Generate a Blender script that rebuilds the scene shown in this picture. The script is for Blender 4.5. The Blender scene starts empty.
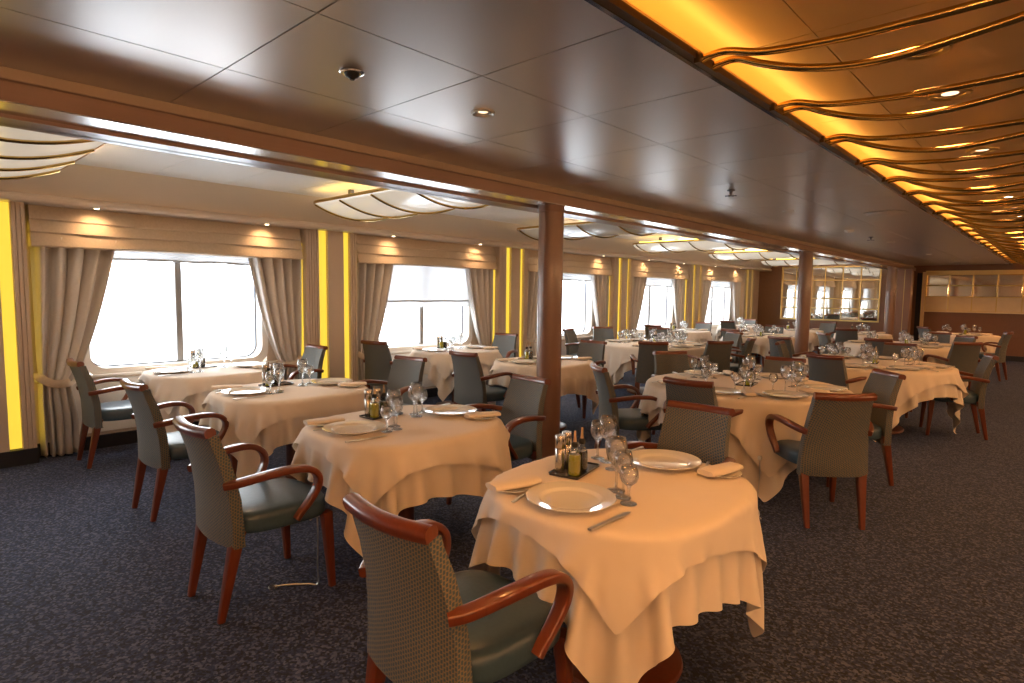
import bpy, math, random
import numpy as np
from mathutils import Vector, Matrix
random.seed(7); rng = np.random.RandomState(7)
PI = math.pi
sc = bpy.context.scene
C = sc.collection

# ------------------------------------------------------------------ camera
FPX, YAW, PITCH, ROLL, HCAM = 594.55, 0.7482, 0.0826, 0.0123, 1.48
def cam_axes():
    cy, sy = math.cos(YAW), math.sin(YAW)
    f = np.array([-sy*math.cos(PITCH), cy*math.cos(PITCH), -math.sin(PITCH)])
    r = np.array([cy, sy, 0.0]); u = np.cross(r, f)
    c, s = math.cos(ROLL), math.sin(ROLL)
    return c*r + s*u, -s*r + c*u, f
CR, CU, CF = cam_axes()
cd = bpy.data.cameras.new('camera'); cam = bpy.data.objects.new('camera', cd); C.objects.link(cam)
cd.sensor_width = 36.0; cd.lens = FPX/1024*36.0; cd.clip_end = 3000; cd.clip_start = 0.05
cam.matrix_world = Matrix(((CR[0], CU[0], -CF[0], 0), (CR[1], CU[1], -CF[1], 0), (CR[2], CU[2], -CF[2], HCAM), (0, 0, 0, 1)))
sc.camera = cam
def view_u(x, y):                                   # where a point stands from left to right as seen from the camera
    d = np.array([x, y, 0.75-HCAM]); return (d @ CR)/(d @ CF)

# ------------------------------------------------------------------ materials
def new_mat(name):
    m = bpy.data.materials.new(name); m.use_nodes = True
    nt = m.node_tree; b = nt.nodes['Principled BSDF']
    return m, nt, b
def mat(name, col, rough=0.5, metal=0.0, noise=0.0, scale=20.0, bump=0.0, coat=0.0, sheen=0.0, emit=None, es=0.0, aniso=0.0):
    m, nt, b = new_mat(name)
    b.inputs['Base Color'].default_value = (*col, 1); b.inputs['Roughness'].default_value = rough
    b.inputs['Metallic'].default_value = metal; b.inputs['Coat Weight'].default_value = coat
    b.inputs['Sheen Weight'].default_value = sheen; b.inputs['Anisotropic'].default_value = aniso
    if emit: b.inputs['Emission Color'].default_value = (*emit, 1); b.inputs['Emission Strength'].default_value = es
    if noise or bump:
        tc = nt.nodes.new('ShaderNodeTexCoord'); n = nt.nodes.new('ShaderNodeTexNoise')
        n.inputs['Scale'].default_value = scale; n.inputs['Detail'].default_value = 4
        nt.links.new(tc.outputs['Object'], n.inputs['Vector'])
        if noise:
            mx = nt.nodes.new('ShaderNodeMix'); mx.data_type = 'RGBA'
            mx.inputs[6].default_value = (*[c*(1-noise) for c in col], 1); mx.inputs[7].default_value = (*[min(1, c*(1+noise)) for c in col], 1)
            nt.links.new(n.outputs['Fac'], mx.inputs[0]); nt.links.new(mx.outputs[2], b.inputs['Base Color'])
        if bump:
            bp = nt.nodes.new('ShaderNodeBump'); bp.inputs['Strength'].default_value = bump; bp.inputs['Distance'].default_value = 0.004
            nt.links.new(n.outputs['Fac'], bp.inputs['Height']); nt.links.new(bp.outputs['Normal'], b.inputs['Normal'])
    return m
def math_node(nt, op, a, b=None, c=None):
    n = nt.nodes.new('ShaderNodeMath'); n.operation = op
    for i, v in enumerate((a, b, c)):
        if v is None: continue
        if isinstance(v, (int, float)): n.inputs[i].default_value = v
        else: nt.links.new(v, n.inputs[i])
    return n.outputs[0]
def wood_mat(name, c1, c2, rough=0.28, scale=(6, 6, 1.2), coat=0.3):
    m, nt, b = new_mat(name)
    tc = nt.nodes.new('ShaderNodeTexCoord'); mp = nt.nodes.new('ShaderNodeMapping'); mp.inputs['Scale'].default_value = scale
    n = nt.nodes.new('ShaderNodeTexNoise'); n.inputs['Scale'].default_value = 9; n.inputs['Detail'].default_value = 6; n.inputs['Distortion'].default_value = 0.6
    mx = nt.nodes.new('ShaderNodeMix'); mx.data_type = 'RGBA'
    mx.inputs[6].default_value = (*c1, 1); mx.inputs[7].default_value = (*c2, 1)
    nt.links.new(tc.outputs['Object'], mp.inputs[0]); nt.links.new(mp.outputs[0], n.inputs['Vector'])
    nt.links.new(n.outputs['Fac'], mx.inputs[0]); nt.links.new(mx.outputs[2], b.inputs['Base Color'])
    b.inputs['Roughness'].default_value = rough; b.inputs['Coat Weight'].default_value = coat; b.inputs['Coat Roughness'].default_value = 0.12
    return m
def weave_mat(name, cell, thread, size):
    m, nt, b = new_mat(name)
    tc = nt.nodes.new('ShaderNodeTexCoord'); sx = nt.nodes.new('ShaderNodeSeparateXYZ'); nt.links.new(tc.outputs['Object'], sx.inputs[0])
    nz = nt.nodes.new('ShaderNodeTexNoise'); nz.inputs['Scale'].default_value = 60; nt.links.new(tc.outputs['Object'], nz.inputs['Vector'])
    wob = math_node(nt, 'MULTIPLY', nz.outputs['Fac'], 0.5)
    h = math_node(nt, 'ADD', sx.outputs['X'], sx.outputs['Y'])
    fx0 = math_node(nt, 'ADD', math_node(nt, 'DIVIDE', h, size), wob)
    col = math_node(nt, 'FLOOR', fx0)
    odd = math_node(nt, 'MULTIPLY', math_node(nt, 'MODULO', col, 2.0), 0.5)
    fz0 = math_node(nt, 'ADD', math_node(nt, 'ADD', math_node(nt, 'DIVIDE', sx.outputs['Z'], size*1.25), odd), wob)
    fx = math_node(nt, 'FRACT', fx0); fz = math_node(nt, 'FRACT', math_node(nt, 'ADD', fz0, 50.0))
    mk = math_node(nt, 'MAXIMUM', math_node(nt, 'LESS_THAN', fx, 0.30), math_node(nt, 'LESS_THAN', fz, 0.30))
    n2 = nt.nodes.new('ShaderNodeTexNoise'); n2.inputs['Scale'].default_value = 240; nt.links.new(tc.outputs['Object'], n2.inputs['Vector'])
    mk2 = math_node(nt, 'MULTIPLY', mk, math_node(nt, 'ADD', n2.outputs['Fac'], 0.35))
    mx = nt.nodes.new('ShaderNodeMix'); mx.data_type = 'RGBA'; mx.clamp_factor = True
    mx.inputs[6].default_value = (*cell, 1); mx.inputs[7].default_value = (*thread, 1)
    nt.links.new(mk2, mx.inputs[0]); nt.links.new(mx.outputs[2], b.inputs['Base Color'])
    b.inputs['Roughness'].default_value = 0.75; b.inputs['Sheen Weight'].default_value = 0.12; b.inputs['Sheen Roughness'].default_value = 0.4
    bp = nt.nodes.new('ShaderNodeBump'); bp.inputs['Strength'].default_value = 0.5; bp.inputs['Distance'].default_value = 0.002
    nt.links.new(mk, bp.inputs['Height']); nt.links.new(bp.outputs['Normal'], b.inputs['Normal'])
    return m
def carpet_mat():
    m, nt, b = new_mat('carpet')
    tc = nt.nodes.new('ShaderNodeTexCoord')
    v = nt.nodes.new('ShaderNodeTexVoronoi'); v.inputs['Scale'].default_value = 92; nt.links.new(tc.outputs['Object'], v.inputs['Vector'])
    n = nt.nodes.new('ShaderNodeTexNoise'); n.inputs['Scale'].default_value = 38; n.inputs['Detail'].default_value = 5; n.inputs['Roughness'].default_value = 0.7
    nt.links.new(tc.outputs['Object'], n.inputs['Vector'])
    sp = nt.nodes.new('ShaderNodeSeparateColor'); nt.links.new(v.outputs['Color'], sp.inputs[0])
    f = math_node(nt, 'ADD', math_node(nt, 'MULTIPLY', sp.outputs[0], 0.55), math_node(nt, 'MULTIPLY', n.outputs['Fac'], 0.55))
    cr = nt.nodes.new('ShaderNodeValToRGB'); e = cr.color_ramp.elements
    e[0].position = 0.36; e[0].color = (0.0015, 0.002, 0.005, 1); e[1].position = 0.80; e[1].color = (0.100, 0.105, 0.155, 1)
    x = cr.color_ramp.elements.new(0.50); x.color = (0.005, 0.011, 0.040, 1)
    x = cr.color_ramp.elements.new(0.62); x.color = (0.018, 0.028, 0.076, 1)
    nt.links.new(f, cr.inputs[0]); nt.links.new(cr.outputs[0], b.inputs['Base Color'])
    b.inputs['Roughness'].default_value = 0.9; b.inputs['Sheen Weight'].default_value = 0.10; b.inputs['Sheen Tint'].default_value = (0.4, 0.55, 1, 1)
    bp = nt.nodes.new('ShaderNodeBump'); bp.inputs['Strength'].default_value = 0.9; bp.inputs['Distance'].default_value = 0.006
    nt.links.new(f, bp.inputs['Height']); nt.links.new(bp.outputs['Normal'], b.inputs['Normal'])
    return m
def glass_mat(name, tint=(0.97, 0.98, 0.98), edge=0.5, bend=0.0):
    m = bpy.data.materials.new(name); m.use_nodes = True; nt = m.node_tree; nt.nodes.clear()
    out = nt.nodes.new('ShaderNodeOutputMaterial'); mix = nt.nodes.new('ShaderNodeMixShader')
    tr = nt.nodes.new('ShaderNodeBsdfTransparent'); gl = nt.nodes.new('ShaderNodeBsdfGlossy'); lw = nt.nodes.new('ShaderNodeLayerWeight')
    tr.inputs[0].default_value = (*tint, 1); gl.inputs['Roughness'].default_value = 0.07; lw.inputs['Blend'].default_value = 0.25
    f = math_node(nt, 'ADD', math_node(nt, 'MULTIPLY', math_node(nt, 'POWER', lw.outputs['Facing'], 1.6), edge), 0.09)
    if bend:
        rf = nt.nodes.new('ShaderNodeBsdfRefraction'); rf.inputs['IOR'].default_value = 1.42; rf.inputs['Roughness'].default_value = 0.0; rf.inputs[0].default_value = (1, 1, 1, 1)
        m2 = nt.nodes.new('ShaderNodeMixShader'); m2.inputs[0].default_value = bend
        nt.links.new(tr.outputs[0], m2.inputs[1]); nt.links.new(rf.outputs[0], m2.inputs[2]); tr = m2
    nt.links.new(f, mix.inputs[0]); nt.links.new(tr.outputs[0], mix.inputs[1]); nt.links.new(gl.outputs[0], mix.inputs[2]); nt.links.new(mix.outputs[0], out.inputs[0])
    return m
def shade_mat():
    m = bpy.data.materials.new('roman_shade_fabric'); m.use_nodes = True; nt = m.node_tree; nt.nodes.clear()
    out = nt.nodes.new('ShaderNodeOutputMaterial'); mix = nt.nodes.new('ShaderNodeMixShader')
    d = nt.nodes.new('ShaderNodeBsdfDiffuse'); t = nt.nodes.new('ShaderNodeBsdfTranslucent')
    d.inputs[0].default_value = (0.75, 0.73, 0.7, 1); t.inputs[0].default_value = (0.32, 0.32, 0.33, 1); mix.inputs[0].default_value = 0.55
    nt.links.new(d.outputs[0], mix.inputs[1]); nt.links.new(t.outputs[0], mix.inputs[2]); nt.links.new(mix.outputs[0], out.inputs[0])
    return m
def ceiling_mat():
    m, nt, b = new_mat('perforated_metal_panel')
    tc = nt.nodes.new('ShaderNodeTexCoord')
    n = nt.nodes.new('ShaderNodeTexNoise'); n.inputs['Scale'].default_value = 3; nt.links.new(tc.outputs['Object'], n.inputs['Vector'])
    nt.links.new(math_node(nt, 'ADD', math_node(nt, 'MULTIPLY', n.outputs['Fac'], 0.03), 0.285), b.inputs['Roughness'])
    b.inputs['Base Color'].default_value = (0.62, 0.585, 0.57, 1); b.inputs['Metallic'].default_value = 0.66
    return m
M = {}
M['carpet'] = carpet_mat()
M['ceil'] = ceiling_mat()
M['void'] = mat('ceiling_gap', (0.02, 0.018, 0.016), 0.8)
M['wood'] = wood_mat('cherry_wood', (0.11, 0.024, 0.009), (0.19, 0.043, 0.014))
M['darkwood'] = wood_mat('dark_walnut', (0.15, 0.066, 0.036), (0.22, 0.098, 0.052), 0.4, coat=0.1)
M['weave'] = weave_mat('tan_and_slate_weave', (0.048, 0.082, 0.112), (0.215, 0.172, 0.105), 0.0115)
M['leather'] = mat('teal_grey_leather', (0.045, 0.082, 0.118), 0.34, noise=0.15, scale=60, bump=0.15)
M['linen'] = mat('tablecloth_linen', (0.82, 0.71, 0.60), 0.85, noise=0.03, scale=8, bump=0.03, sheen=0.2)
M['napkin'] = mat('napkin_linen', (0.83, 0.72, 0.61), 0.85, noise=0.03, scale=30, bump=0.15)
M['china'] = mat('white_china', (0.80, 0.78, 0.74), 0.09, coat=0.5)
M['steel'] = mat('brushed_steel', (0.72, 0.70, 0.67), 0.32, 1.0)
M['millsteel'] = mat('mill_steel', (0.50, 0.47, 0.43), 0.22, 1.0)
M['chrome'] = mat('chrome', (0.75, 0.75, 0.76), 0.1, 1.0)
M['brass'] = mat('polished_brass', (0.60, 0.40, 0.13), 0.16, 1.0)
M['goldtrim'] = mat('gold_trim', (0.70, 0.50, 0.20), 0.3, 0.9)
M['black'] = mat('black_plastic', (0.015, 0.015, 0.017), 0.4)
M['tray'] = mat('dark_glass_tray', (0.03, 0.03, 0.033), 0.12, coat=0.5)
M['cork'] = mat('pourer_beech', (0.45, 0.30, 0.17), 0.6, noise=0.2)
M['glass'] = glass_mat('clear_glass', edge=0.9, bend=0.38)
M['bottleglass'] = glass_mat('bottle_glass', (0.90, 0.94, 0.90), 0.8)
M['pane'] = glass_mat('window_glass', (0.98, 0.99, 0.99), 0.35)
M['oil'] = mat('olive_oil', (0.36, 0.33, 0.01), 0.15, coat=1.0)
M['vinegar'] = mat('balsamic_vinegar', (0.006, 0.004, 0.005), 0.12, coat=1.0)
M['beam'] = wood_mat('beam_brown_laminate', (0.27, 0.165, 0.125), (0.33, 0.20, 0.155), 0.35, (1, 0.1, 6), coat=0.15)
M['beamlight'] = mat('beam_moulding', (0.52, 0.40, 0.31), 0.4)
M['beamunder'] = mat('beam_soffit_metal', (0.62, 0.61, 0.60), 0.18, 0.9)
M['column'] = wood_mat('column_brown', (0.21, 0.105, 0.066), (0.25, 0.128, 0.082), 0.33, (3, 3, 0.4), coat=0.3)
M['cream'] = mat('cream_wall', (0.60, 0.48, 0.37), 0.5, noise=0.03, scale=2)
M['nose'] = mat('cornice_edge', (0.62, 0.52, 0.44), 0.3, coat=0.3)
M['fascia'] = mat('cornice_cream', (0.66, 0.55, 0.44), 0.45, noise=0.02, scale=2)
M['bayceil'] = mat('bay_ceiling_cream', (0.78, 0.74, 0.68), 0.5)
M['pilaster'] = mat('pilaster_taupe', (0.56, 0.445, 0.35), 0.45, noise=0.03, scale=2)
M['white'] = mat('window_surround_white', (0.80, 0.76, 0.70), 0.4)
M['valance'] = mat('valance_linen', (0.54, 0.44, 0.33), 0.8, noise=0.12, scale=45, bump=0.2, sheen=0.2)
M['curtain'] = mat('curtain_taupe', (0.57, 0.53, 0.49), 0.7, noise=0.06, scale=40, sheen=0.4)
M['shade'] = shade_mat()
M['yellow'] = mat('amber_light_strip', (0.4, 0.3, 0.05), 0.5, emit=(1.0, 0.68, 0.06), es=0.56)
M['ambers'] = mat('amber_led', (1, 0.6, 0.2), 0.5, emit=(1.0, 0.50, 0.10), es=5.0)
M['yled'] = mat('yellow_led', (1, 0.8, 0.3), 0.5, emit=(1.0, 0.62, 0.08), es=5.0)
M['bayfill'] = mat('added_bay_fill_glow', (1, 0.9, 0.7), 0.5, emit=(1.0, 0.74, 0.46), es=24.0)
M['lamp'] = mat('lamp_lens', (1, 0.9, 0.7), 0.4, emit=(1.0, 0.78, 0.50), es=14.0)
M['softlamp'] = mat('frosted_lens', (0.8, 0.75, 0.65), 0.4, emit=(1.0, 0.72, 0.42), es=1.2)
M['panelreflection'] = mat('panel_reflection_glow', (0.9, 0.85, 0.6), 0.4, emit=(1.0, 0.86, 0.42), es=0.9)
M['panelpalereflection'] = mat('panel_pale_reflection', (0.8, 0.8, 0.78), 0.3)
M['satin'] = mat('satin_pale_panel', (0.72, 0.69, 0.63), 0.2, 0.0)
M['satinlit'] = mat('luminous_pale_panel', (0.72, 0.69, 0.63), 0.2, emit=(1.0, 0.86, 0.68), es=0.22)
M['gold'] = mat('gold_ceiling_panel', (0.76, 0.49, 0.21), 0.34, 0.35)
M['darkgold'] = mat('dark_bronze_edge', (0.16, 0.095, 0.035), 0.3, 0.9)
M['mirror'] = mat('mirror_glass', (0.86, 0.84, 0.80), 0.03, 1.0)
M['bronzemirror'] = mat('bronze_mirror', (0.80, 0.67, 0.50), 0.05, 1.0)
M['tanpanel'] = mat('tan_panel', (0.74, 0.56, 0.34), 0.35, noise=0.08, scale=6)
M['navy'] = mat('navy_skirting', (0.012, 0.014, 0.022), 0.5)
M['mullion'] = mat('mullion_grey', (0.24, 0.23, 0.225), 0.4)
M['gasket'] = mat('window_gasket', (0.10, 0.10, 0.12), 0.35, 0.6)
M['sea'] = mat('sea_water', (0.55, 0.58, 0.62), 0.4)
M['hill'] = mat('hazy_hillside', (0.52, 0.56, 0.62), 0.9, noise=0.2, scale=0.05)
M['cable'] = mat('grey_wire', (0.35, 0.33, 0.30), 0.5, 0.3)

# ------------------------------------------------------------------ mesh builder
class MB:
    def __init__(s): s.v = []; s.f = []
    def add(s, vs, fs):
        o = len(s.v); s.v += [tuple(float(c) for c in v) for v in vs]; s.f += [tuple(i+o for i in f) for f in fs]; return s
    def box(s, x0, x1, y0, y1, z0, z1):
        vs = [(x, y, z) for z in (z0, z1) for y in (y0, y1) for x in (x0, x1)]
        return s.add(vs, [(0, 2, 3, 1), (4, 5, 7, 6), (0, 1, 5, 4), (2, 6, 7, 3), (0, 4, 6, 2), (1, 3, 7, 5)])
    def rings(s, rings, cap=True, close=False):
        n = len(rings[0]); vs = [p for r in rings for p in r]; fs = []
        R = len(rings); last = R if close else R-1
        for i in range(last):
            a = i*n; b = ((i+1) % R)*n
            for j in range(n):
                k = (j+1) % n; fs.append((a+j, a+k, b+k, b+j))
        if cap and not close:
            fs.append(tuple(reversed(range(n)))); fs.append(tuple((R-1)*n+j for j in range(n)))
        return s.add(vs, fs)
    def grid(s, P):                                    # P[i][j] points
        n, m = len(P), len(P[0]); vs = [p for r in P for p in r]
        return s.add(vs, [(i*m+j, i*m+j+1, (i+1)*m+j+1, (i+1)*m+j) for i in range(n-1) for j in range(m-1)])
    def lathe(s, prof, n=24, c=(0, 0, 0), cap=True):
        return s.rings([[(c[0]+r*math.cos(2*PI*k/n), c[1]+r*math.sin(2*PI*k/n), c[2]+z) for k in range(n)] for r, z in prof], cap)
    def sweep(s, path, sec, side=(1, 0, 0), cap=True):  # sec: list of (a,b) offsets along side-ish / normal, or function of t
        P = [Vector(p) for p in path]; rs = []
        S = Vector(side)
        for i, p in enumerate(P):
            t = (P[min(i+1, len(P)-1)] - P[max(i-1, 0)]).normalized()
            a = (S - t*S.dot(t)).normalized(); b = t.cross(a)
            q = sec(i/(len(P)-1)) if callable(sec) else sec
            rs.append([tuple(p + a*u + b*v) for u, v in q])
        return s.rings(rs, cap)
    def tube(s, path, r, n=10, side=(0, 0, 1)):
        return s.sweep(path, [(r*math.cos(2*PI*k/n), r*math.sin(2*PI*k/n)) for k in range(n)], side)
    def build(s, name, m, parent=None, smooth=True, bevel=0.0, angle=40):
        me = bpy.data.meshes.new(name); me.from_pydata(s.v, [], s.f); me.update()
        me.materials.append(m)
        o = bpy.data.objects.new(name, me); C.objects.link(o)
        if parent: o.parent = parent
        if smooth:
            me.polygons.foreach_set('use_smooth', [True]*len(me.polygons))
            me.set_sharp_from_angle(angle=math.radians(angle))
        if bevel:
            b = o.modifiers.new('bevel', 'BEVEL'); b.width = bevel; b.segments = 2; b.limit_method = 'ANGLE'; b.angle_limit = math.radians(50)
        return o
def rrect(w, h, r, n=4):
    pts = []
    for cx, cy, a0 in ((w-r, h-r, 0), (-w+r, h-r, 90), (-w+r, -h+r, 180), (w-r, -h+r, 270)):
        for k in range(n+1):
            a = math.radians(a0+90*k/n); pts.append((cx+r*math.cos(a), cy+r*math.sin(a)))
    return pts
def smooth_path(pts, n=6):                             # Catmull-Rom through points
    P = [np.array(p, float) for p in pts]; P = [2*P[0]-P[1]] + P + [2*P[-1]-P[-2]]; out = []
    for i in range(1, len(P)-2):
        for k in range(n):
            t = k/n; a, b, c, d = P[i-1], P[i], P[i+1], P[i+2]
            out.append(0.5*((2*b)+(-a+c)*t+(2*a-5*b+4*c-d)*t*t+(-a+3*b-3*c+d)*t**3))
    out.append(P[-2]); return [tuple(p) for p in out]

# ------------------------------------------------------------------ object helpers
def tag(o, label=None, cat=None, group=None, kind=None):
    if label: o['label'] = label
    if cat: o['category'] = cat
    if group: o['group'] = group
    if kind: o['kind'] = kind
    return o
def thing(name, label, cat, loc=(0, 0, 0), rz=0.0, group=None):
    o = bpy.data.objects.new(name, None); C.objects.link(o); o.empty_display_size = 0.1
    o.location = loc; o.rotation_euler = (0, 0, rz); return tag(o, label, cat, group)
def struct(name, mb, m, smooth=False, parent=None, bevel=0.0):
    o = mb.build(name, m, parent, smooth, bevel)
    if parent is None: o['kind'] = 'structure'
    return o
def copy_tree(o, parent=None):
    c = o.copy(); C.objects.link(c)
    if parent: c.parent = parent
    for ch in list(o.children): copy_tree(ch, c)
    return c
def place_copy(proto, used, loc, rz, label, group=None):
    o = copy_tree(proto) if used else proto
    o.location = loc; o.rotation_euler = (0, 0, rz); o['label'] = label
    if group: o['group'] = group
    return o
ORD = ['first', 'second', 'third', 'fourth', 'fifth', 'sixth', 'seventh', 'eighth', 'ninth', 'tenth', 'eleventh', 'twelfth', 'thirteenth', 'fourteenth', 'fifteenth',
       'sixteenth', 'seventeenth', 'eighteenth', 'nineteenth', 'twentieth', 'twenty-first', 'twenty-second', 'twenty-third', 'twenty-fourth', 'twenty-fifth', 'twenty-sixth']

# ------------------------------------------------------------------ room shell
ZC = 2.29; YE = 18.35; YB = -2.6; XW = -6.46; XR = 3.6; ZB = 2.48
struct('floor', MB().box(XW-0.4, XR+0.1, YB-0.1, YE+0.1, -0.1, 0), M['carpet'])
# main metal ceiling: separate pressed panels in a grid with open joints
P0, PS = -1.665, 0.6652
def panel_ceiling(x0, x1, y0, y1, xa, ya):
    mb = MB(); g = 0.0025
    xs = [x0] + [xa+PS*i for i in range(-12, 12) if x0+0.02 < xa+PS*i < x1-0.02] + [x1]
    ys = [y0] + [ya+0.6737*i for i in range(-8, 40) if y0+0.02 < ya+0.6737*i < y1-0.02] + [y1]
    for a, b in zip(xs, xs[1:]):
        for c, d in zip(ys, ys[1:]):
            mb.box(a+g, b-g, c+g, d-g, ZC, ZC+0.012)
    return mb
XC0, XC1 = -0.985, 2.0                                   # gold cove from edge to edge
struct('ceiling', panel_ceiling(-2.96, XC0, YB, YE, P0, 0.9356), M['ceil'])
struct('ceiling_far_side', panel_ceiling(XC1, XR, YB, YE, P0, 0.9356), M['ceil'])
struct('ceiling_void', MB().box(-3.4, XC0-0.02, YB, YE, ZC+0.014, ZC+0.03).box(XC1+0.02, XR, YB, YE, ZC+0.014, ZC+0.03), M['void'])
struct('ceiling_deck', MB().box(XW-0.5, XR+0.1, YB-0.1, YE+0.1, 2.72, 2.8), M['void'])
# gold cove: raised amber ceiling with panel joints
ZG = 2.44
mb = MB()
xs = [XC0-0.14, -0.74, 0.51, 1.76, XC1+0.14]
for a, b in zip(xs, xs[1:]):
    for k in range(17):
        mb.box(a+0.002, b-0.002, YB+1.25*k+0.002, YB+1.25*(k+1)-0.002, ZG, ZG+0.012)
struct('ceiling_gold_cove', mb, M['gold'])
struct('ceiling_cove_backing', MB().box(XC0-0.15, XC1+0.15, YB, YE, ZG+0.014, ZG+0.02), M['goldtrim'])
for nm, x0, sgn in (('trim_1', XC0, 1), ('trim_2', XC1, -1)):
    lip = MB()
    lip.box(min(x0-sgn*0.02, x0+sgn*0.008), max(x0-sgn*0.02, x0+sgn*0.008), YB, YE, ZC-0.006, ZC+0.018)
    struct(nm, lip, M['darkgold'])
struct('trim_3', MB().box(XC0-0.036, XC0-0.02, YB, YE, ZC-0.010, ZC+0.01), M['chrome'])
struct('trim_4', MB().box(XC1+0.02, XC1+0.028, YB, YE, ZC-0.008, ZC+0.02), M['chrome'])
for nm, x in (('cove_light_strip', XC0-0.09), ('cove_light_strip.001', XC1+0.09)):
    o = MB().box(x-0.02, x+0.02, YB+0.05, YE-0.05, ZC+0.045, ZC+0.06).build(nm, M['ambers'], None, False)
    o['kind'] = 'structure'
struct('wall_cove_side', MB().box(XC0-0.16, XC0-0.145, YB, YE, ZC+0.03, ZG+0.02).box(XC1+0.145, XC1+0.16, YB, YE, ZC+0.03, ZG+0.02), M['gold'])
# beam
bm = MB()
def prism_y(mb, prof, y0, y1):
    return mb.rings([[(x, y0, z) for x, z in prof], [(x, y1, z) for x, z in prof]])
prism_y(bm, [(-2.88, 2.155), (-2.88, 2.225), (-2.895, 2.236), (-3.2, 2.236), (-3.2, 2.155)], YB, YE)
struct('beam', bm, M['beam'])
struct('trim_5', prism_y(MB(), [(-2.905, 2.236), (-2.92, 2.246), (-2.932, 2.289), (-3.15, 2.289), (-3.15, 2.236)], YB, YE), M['beamlight'])
struct('trim_6', MB().box(-3.08, -2.885, YB, YE, 2.1505, 2.1545), M['beamunder'])
struct('trim_7', MB().box(-3.20, -3.08, YB, YE, 2.135, 2.155).box(-3.25, -3.18, YB, YE, 2.135, 2.50), M['beam'])
# bay ceiling, fascia, cornice
mb = MB()
for k in range(26):
    y0 = YB+0.62*k*1.0
    for a, b in ((-6.1, -4.9), (-4.9, -3.22)):
        if y0 < 17.3: mb.box(a+0.0015, b-0.0015, y0+0.0015, min(y0+0.62, 17.3)-0.0015, ZB, ZB+0.012)
for k in range(26, 34):
    y0 = YB+0.62*k
    if y0 < 17.3:
        for a, b in ((-6.1, -4.9), (-4.9, -3.22)): mb.box(a+0.0015, b-0.0015, y0+0.0015, min(y0+0.62, 17.3)-0.0015, ZB, ZB+0.012)
struct('ceiling_bay', mb, M['bayceil'])
struct('ceiling_bay_backing', MB().box(XW-0.3, -3.2, YB, YE, ZB+0.0125, ZB+0.03), M['fascia'])
struct('trim_8', prism_y(MB(), [(-5.98, 2.485), (-6.16, 2.225), (-6.2, 2.225), (-6.3, 2.485)], YB, 17.3), M['fascia'])
struct('trim_9', prism_y(MB(), [(-6.135, 2.158), (-6.122, 2.170), (-6.118, 2.190), (-6.13, 2.212), (-6.16, 2.226), (-6.5, 2.226), (-6.5, 2.158)], YB, 17.3), M['nose'])
# window wall with openings
BAY = [2.12+3.105*k for k in range(-1, 5)]
HW, WZ0, WZ1, XG = 0.78, 0.735, 1.93, -6.60
wall = MB()
ycur = YB
for yc in BAY:
    wall.box(XW-0.2, XW, ycur, yc-HW-0.06, 0, 2.5); ycur = yc+HW+0.06
    wall.box(XW-0.2, XW, yc-HW-0.06, yc+HW+0.06, 0, WZ0-0.05); wall.box(XW-0.2, XW, yc-HW-0.06, yc+HW+0.06, WZ1+0.05, 2.5)
wall.box(XW-0.2, XW, ycur, 17.4, 0, 2.5)
struct('wall_left', wall, M['cream'])
def outline(yc, hw, z0, z1, r, x, n=6):
    zc = (z0+z1)/2
    return [(x, yc+a, zc+b) for a, b in rrect(hw, (z1-z0)/2, r, n)]
for i, yc in enumerate(BAY):
    w = thing('window_%d' % i, None, None, (0, 0, 0)); w['kind'] = 'structure'
    fr = MB()
    fr.rings([outline(yc, HW+0.075, WZ0-0.065, WZ1+0.065, 0.14, XW+0.004), outline(yc, HW+0.01, WZ0-0.0, WZ1+0.0, 0.13, XW+0.004), outline(yc, HW+0.005, WZ0, WZ1, 0.13, XG)], cap=False)
    fr.build('reveal', M['white'], w)
    g = MB(); g.rings([outline(yc, HW+0.012, WZ0-0.006, WZ1+0.006, 0.13, XG+0.012), outline(yc, HW-0.006, WZ0+0.012, WZ1-0.012, 0.12, XG+0.014), outline(yc, HW-0.006, WZ0+0.012, WZ1-0.012, 0.12, XG-0.01), outline(yc, HW+0.012, WZ0-0.006, WZ1+0.006, 0.13, XG-0.01)], cap=False, close=True)
    g.build('gasket', M['gasket'], w)
    MB().box(XG-0.02, XG+0.03, yc-0.03, yc+0.03, WZ0+0.01, WZ1-0.01).build('mullion', M['mullion'], w, True, 0.004)
    for a, b in ((yc-HW, yc-0.028), (yc+0.028, yc+HW)):
        MB().box(XG-0.003, XG+0.003, a+0.005, b-0.005, WZ0+0.01, WZ1-0.01).build('pane', M['pane'], w, False)
    # sill board and lower panel moulding under the window
    MB().box(XW, XW+0.05, yc-1.2, yc+1.2, 0.66, 0.685).build('sill', M['white'], w, True, 0.006)
    MB().box(XW, XW+0.012, yc-1.18, yc+1.18, 0.15, 0.64).build('apron_panel', M['white'], w, True, 0.004)
struct('baseboard_left', MB().box(XW, XW+0.03, YB, 17.3, 0, 0.12), M['navy'])
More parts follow.
